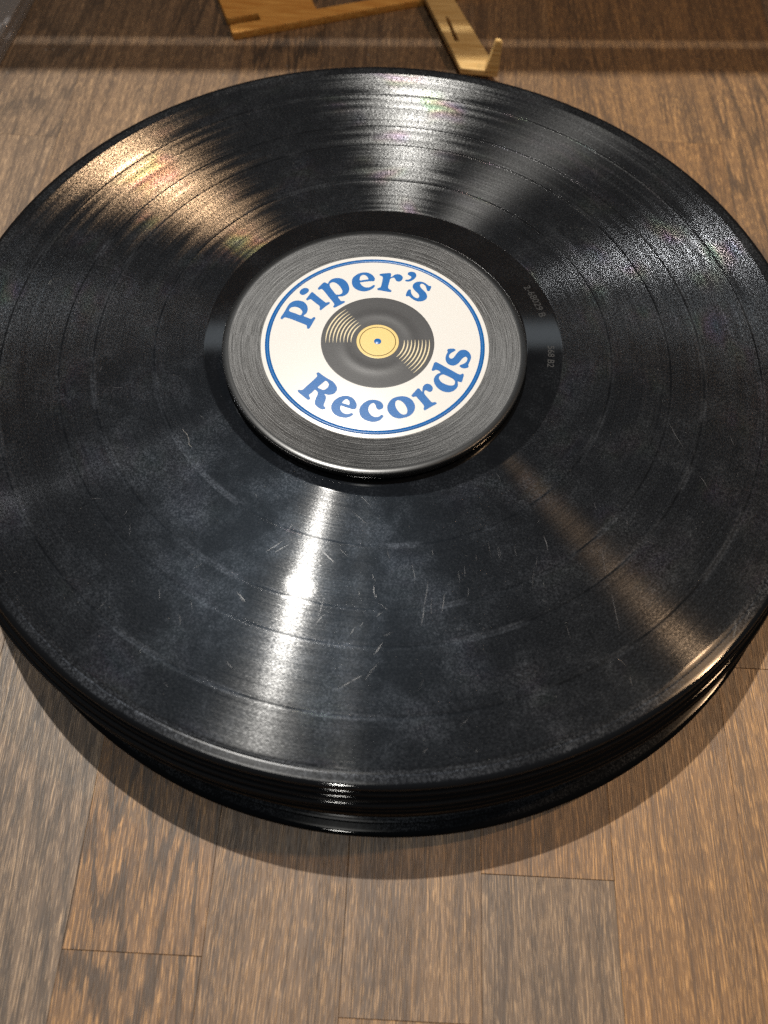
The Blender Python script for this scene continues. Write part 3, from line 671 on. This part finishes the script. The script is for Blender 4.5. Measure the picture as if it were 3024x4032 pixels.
# ------------------------------------------------------------------ dust and lint lying about
def build_dust():
    rnd = random.Random(11)
    vs_, fs = [], []

    def speck(x, y, z, s):
        n = len(vs_)
        a = rnd.uniform(0, 6.28)
        for q in range(3):
            b = a + q * 2.094 + rnd.uniform(-.4, .4)
            vs_.append(((x + s * math.cos(b)) * MM, (y + s * math.sin(b)) * MM, z * MM))
        vs_.append((x * MM, y * MM, (z + s * 1.1) * MM))
        fs.extend([(n, n + 1, n + 3), (n + 1, n + 2, n + 3), (n + 2, n, n + 3)])

    for _ in range(2600):
        a, r = rnd.uniform(0, 6.283), math.sqrt(rnd.uniform(53 ** 2, 149 ** 2))
        x, y = r * math.cos(a), r * math.sin(a)
        if math.hypot(x + 3, y + 4.6) < 53:
            continue
        speck(x, y, H - 0.23, 0.035 + 0.085 * rnd.random() ** 4)
    for _ in range(60):
        a, r = rnd.uniform(0, 6.283), math.sqrt(rnd.uniform(0, 50 ** 2))
        speck(-3 + r * math.cos(a), -4.6 + r * math.sin(a), H + 4.0, 0.03 + 0.06 * rnd.random() ** 3)
    for _ in range(260):
        x, y = rnd.uniform(-230, 230), rnd.uniform(-230, 300)
        if math.hypot(x - 2, y + 4) > 162:
            speck(x, y, 0.0, 0.05 + 0.16 * rnd.random() ** 4)
    # crumbs that glint in the shade behind the records
    for x, y in ((-187, 216), (-183, 216.5), (-175, 217), (-202, 196), (-60, 213), (-92, 203), (-18, 226), (-56, 238)):
        speck(x, y, 0.0, 0.45)
    o = obj('dust', mesh_from(vs_, fs, 'dust'), M_DUST)
    tag(o, 'pale dust specks scattered over the records and the table', 'dust', kind='stuff')

    vs_, fs = [], []
    spots = [(-118, 20, 6), (-60, -48, 8), (108, -98, 5), (112, -96, 2.5), (-86, 60, 2.5), (118, 30, 2.5)]
    for x, y, L in spots:
        a = rnd.uniform(0, 6.28)
        pts = []
        for i in range(10):
            pts.append((x, y))
            x += L / 9 * math.cos(a); y += L / 9 * math.sin(a)
            a += rnd.uniform(-.7, .7)
        n0 = len(vs_)
        for i, (px, py) in enumerate(pts):
            for q in range(3):
                b = q * 2.094
                vs_.append(((px + .025 * math.cos(b)) * MM, (py + .025 * math.cos(b + 1.5)) * MM, (H - 0.19 + 0.025 * math.sin(b)) * MM))
            if i:
                for q in range(3):
                    fs.append((n0 + 3 * i - 3 + q, n0 + 3 * i - 3 + (q + 1) % 3, n0 + 3 * i + (q + 1) % 3, n0 + 3 * i + q))
    o = obj('lint', mesh_from(vs_, fs, 'lint'), M_DUST)
    tag(o, 'thin curled lint fibres lying on the top record', 'lint', kind='stuff')


build_dust()


# ------------------------------------------------------------------ wooden display easel behind the records
def build_easel():
    # frame of the panel: u along its front edge, v along its left edge
    o0 = Vector((-90.4, 232.4))
    u = Vector((92.4, 36.0)).normalized()
    v = Vector((-u.y, u.x))
    def q(a, b):
        w = o0 + u * a + v * b
        return (w.x, w.y)
    e = obj('display_easel', None, None, None, V(-90.4, 232.4, 0))
    tag(e, 'orange plywood easel lying flat at the back, with slots and a hooked yellow leg', 'easel')
    def rnd_poly(pts, rad=1.2):
        out = []
        n = len(pts)
        for i in range(n):
            p, a, b = Vector(pts[i]), Vector(pts[i - 1]), Vector(pts[(i + 1) % n])
            da, db = (a - p), (b - p)
            ra = min(rad, da.length / 2.5, db.length / 2.5)
            for s in range(5):
                f = s / 4
                A, B = p + da.normalized() * ra, p + db.normalized() * ra
                out.append(tuple((1 - f) ** 2 * A + 2 * f * (1 - f) * p + f * f * B))
        return out
    outer = [q(0, 0), q(190, 0), q(190, 75), q(0, 75), q(0, 13.2), q(17.2, 13.2), q(17.2, 6.6), q(0, 6.6)]
    hole = [q(48, 7.4), q(140, 7.4), q(140, 40), q(48, 40)]
    me = filled([rnd_poly(outer), rnd_poly(hole)], 1.7, 'panel', 0.3)
    inv = V(-90.4, 232.4)
    for vt in me.vertices:
        vt.co -= inv
    p = obj('panel', me, M_PLY, e)
    p['label'] = 'orange slotted panel of the easel'
    arm = [(-3.1, 309.2), (9.6, 310.3), (49.5, 207.2), (30.7, 208.5)]
    slot = [(21.2, 252.0), (23.6, 251.6), (29.9, 230.3), (27.1, 230.0)]
    me = filled([rnd_poly(arm), rnd_poly(slot)], 1.2, 'leg', 0.3)
    for vt in me.vertices:
        vt.co -= inv
        vt.co.z += 4.1 * MM
    leg = obj('leg', me, M_PLY2, e)
    leg['label'] = 'yellow slotted leg of the easel'
    # upright hook at the foot of the leg
    bm = bmesh.new()
    rings = []
    for (cx, cy, cz, hx, hy) in ((46.0, 209.2, 6.6, 3.6, 2.4), (46.7, 209.8, 11.0, 2.9, 2.2), (47.4, 210.4, 16.0, 2.2, 2.0), (47.7, 210.6, 20.0, 1.9, 1.8), (47.4, 210.4, 21.6, 1.2, 1.2)):
        rings.append([bm.verts.new(V(cx + a * hx, cy + b * hy, cz) - inv) for a, b in ((-1, -1), (1, -1), (1, 1), (-1, 1))])
    for A, B in zip(rings[:-1], rings[1:]):
        for i in range(4):
            bm.faces.new((A[i], A[(i + 1) % 4], B[(i + 1) % 4], B[i]))
    bm.faces.new(rings[-1]); bm.faces.new(rings[0][::-1])
    bmesh.ops.bevel(bm, geom=[ed for ed in bm.edges], offset=0.3 * MM, segments=2, affect='EDGES')
    me = bpy.data.meshes.new('hook'); bm.to_mesh(me); bm.free()
    h = obj('hook', me, M_PLY2, leg)
    h['label'] = 'upright hook at the foot of the leg'


build_easel()


# ------------------------------------------------------------------ clear plastic case in the far left corner
def build_case():
    e = obj('clear_case', None, None, None, V(-250, 258, 0), rz=math.radians(-4))
    tag(e, 'clear plastic case with a raised rim in the far left corner', 'case')
    obj('tray', box_mesh(-47, 47, -95, 95, 0.0, 2.0, 0.6, 'tray', 2), M_CLEAR, e)
    for n, b in (('rim', (-47, -44.5, -95, 95)), ('rim', (44.5, 47, -95, 95)), ('rim', (-44.4, 44.4, -95, -92.5)), ('rim', (-44.4, 44.4, 92.5, 95))):
        obj(n, box_mesh(*b, 2.1, 9.0, 0.5, 'rim', 2), M_CLEAR, e)
    obj('lid', box_mesh(-42.5, 42.5, -91, 91, 2.2, 6.2, 1.2, 'lid', 2), M_CLEAR, e)


build_case()


# ------------------------------------------------------------------ shelf above the back of the table: its shadow and its reflection are in the picture
def build_shelf():
    e = obj('shelf', None, None, None, V(0, 304, 0), rz=math.atan(0.075))
    tag(e, 'white shelf above the back of the table, casting a straight shadow', 'shelf')
    obj('front_rail', box_mesh(-560, 560, 0, 9, 391, 431, 1.0, 'front_rail', 2), M_SHELF, e)
    obj('board', box_mesh(-560, 560, 14.45, 260, 396, 412, 1.0, 'board', 2), M_SHELF, e)  # slot behind the rail is added to pass a faint stripe of light
    led = obj('light_strip', box_mesh(-330, 300, -3.2, -0.2, 394, 424, 0.5, 'light_strip'), M_LED, e)
    led['label'] = 'cool white light strip along the front of the shelf'
    for s in (-1, 1):
        obj('bracket', box_mesh(s * 540 - 10, s * 540 + 10, 9.2, 14.3, 398, 410, 0.3, 'bracket'), M_STEEL, e)
        for y in (20, 230):
            obj('upright', box_mesh(s * 545 - 10, s * 545 + 10, y, y + 20, 0, 395.5, 1.0, 'upright', 2), M_STEEL, e)


build_shelf()
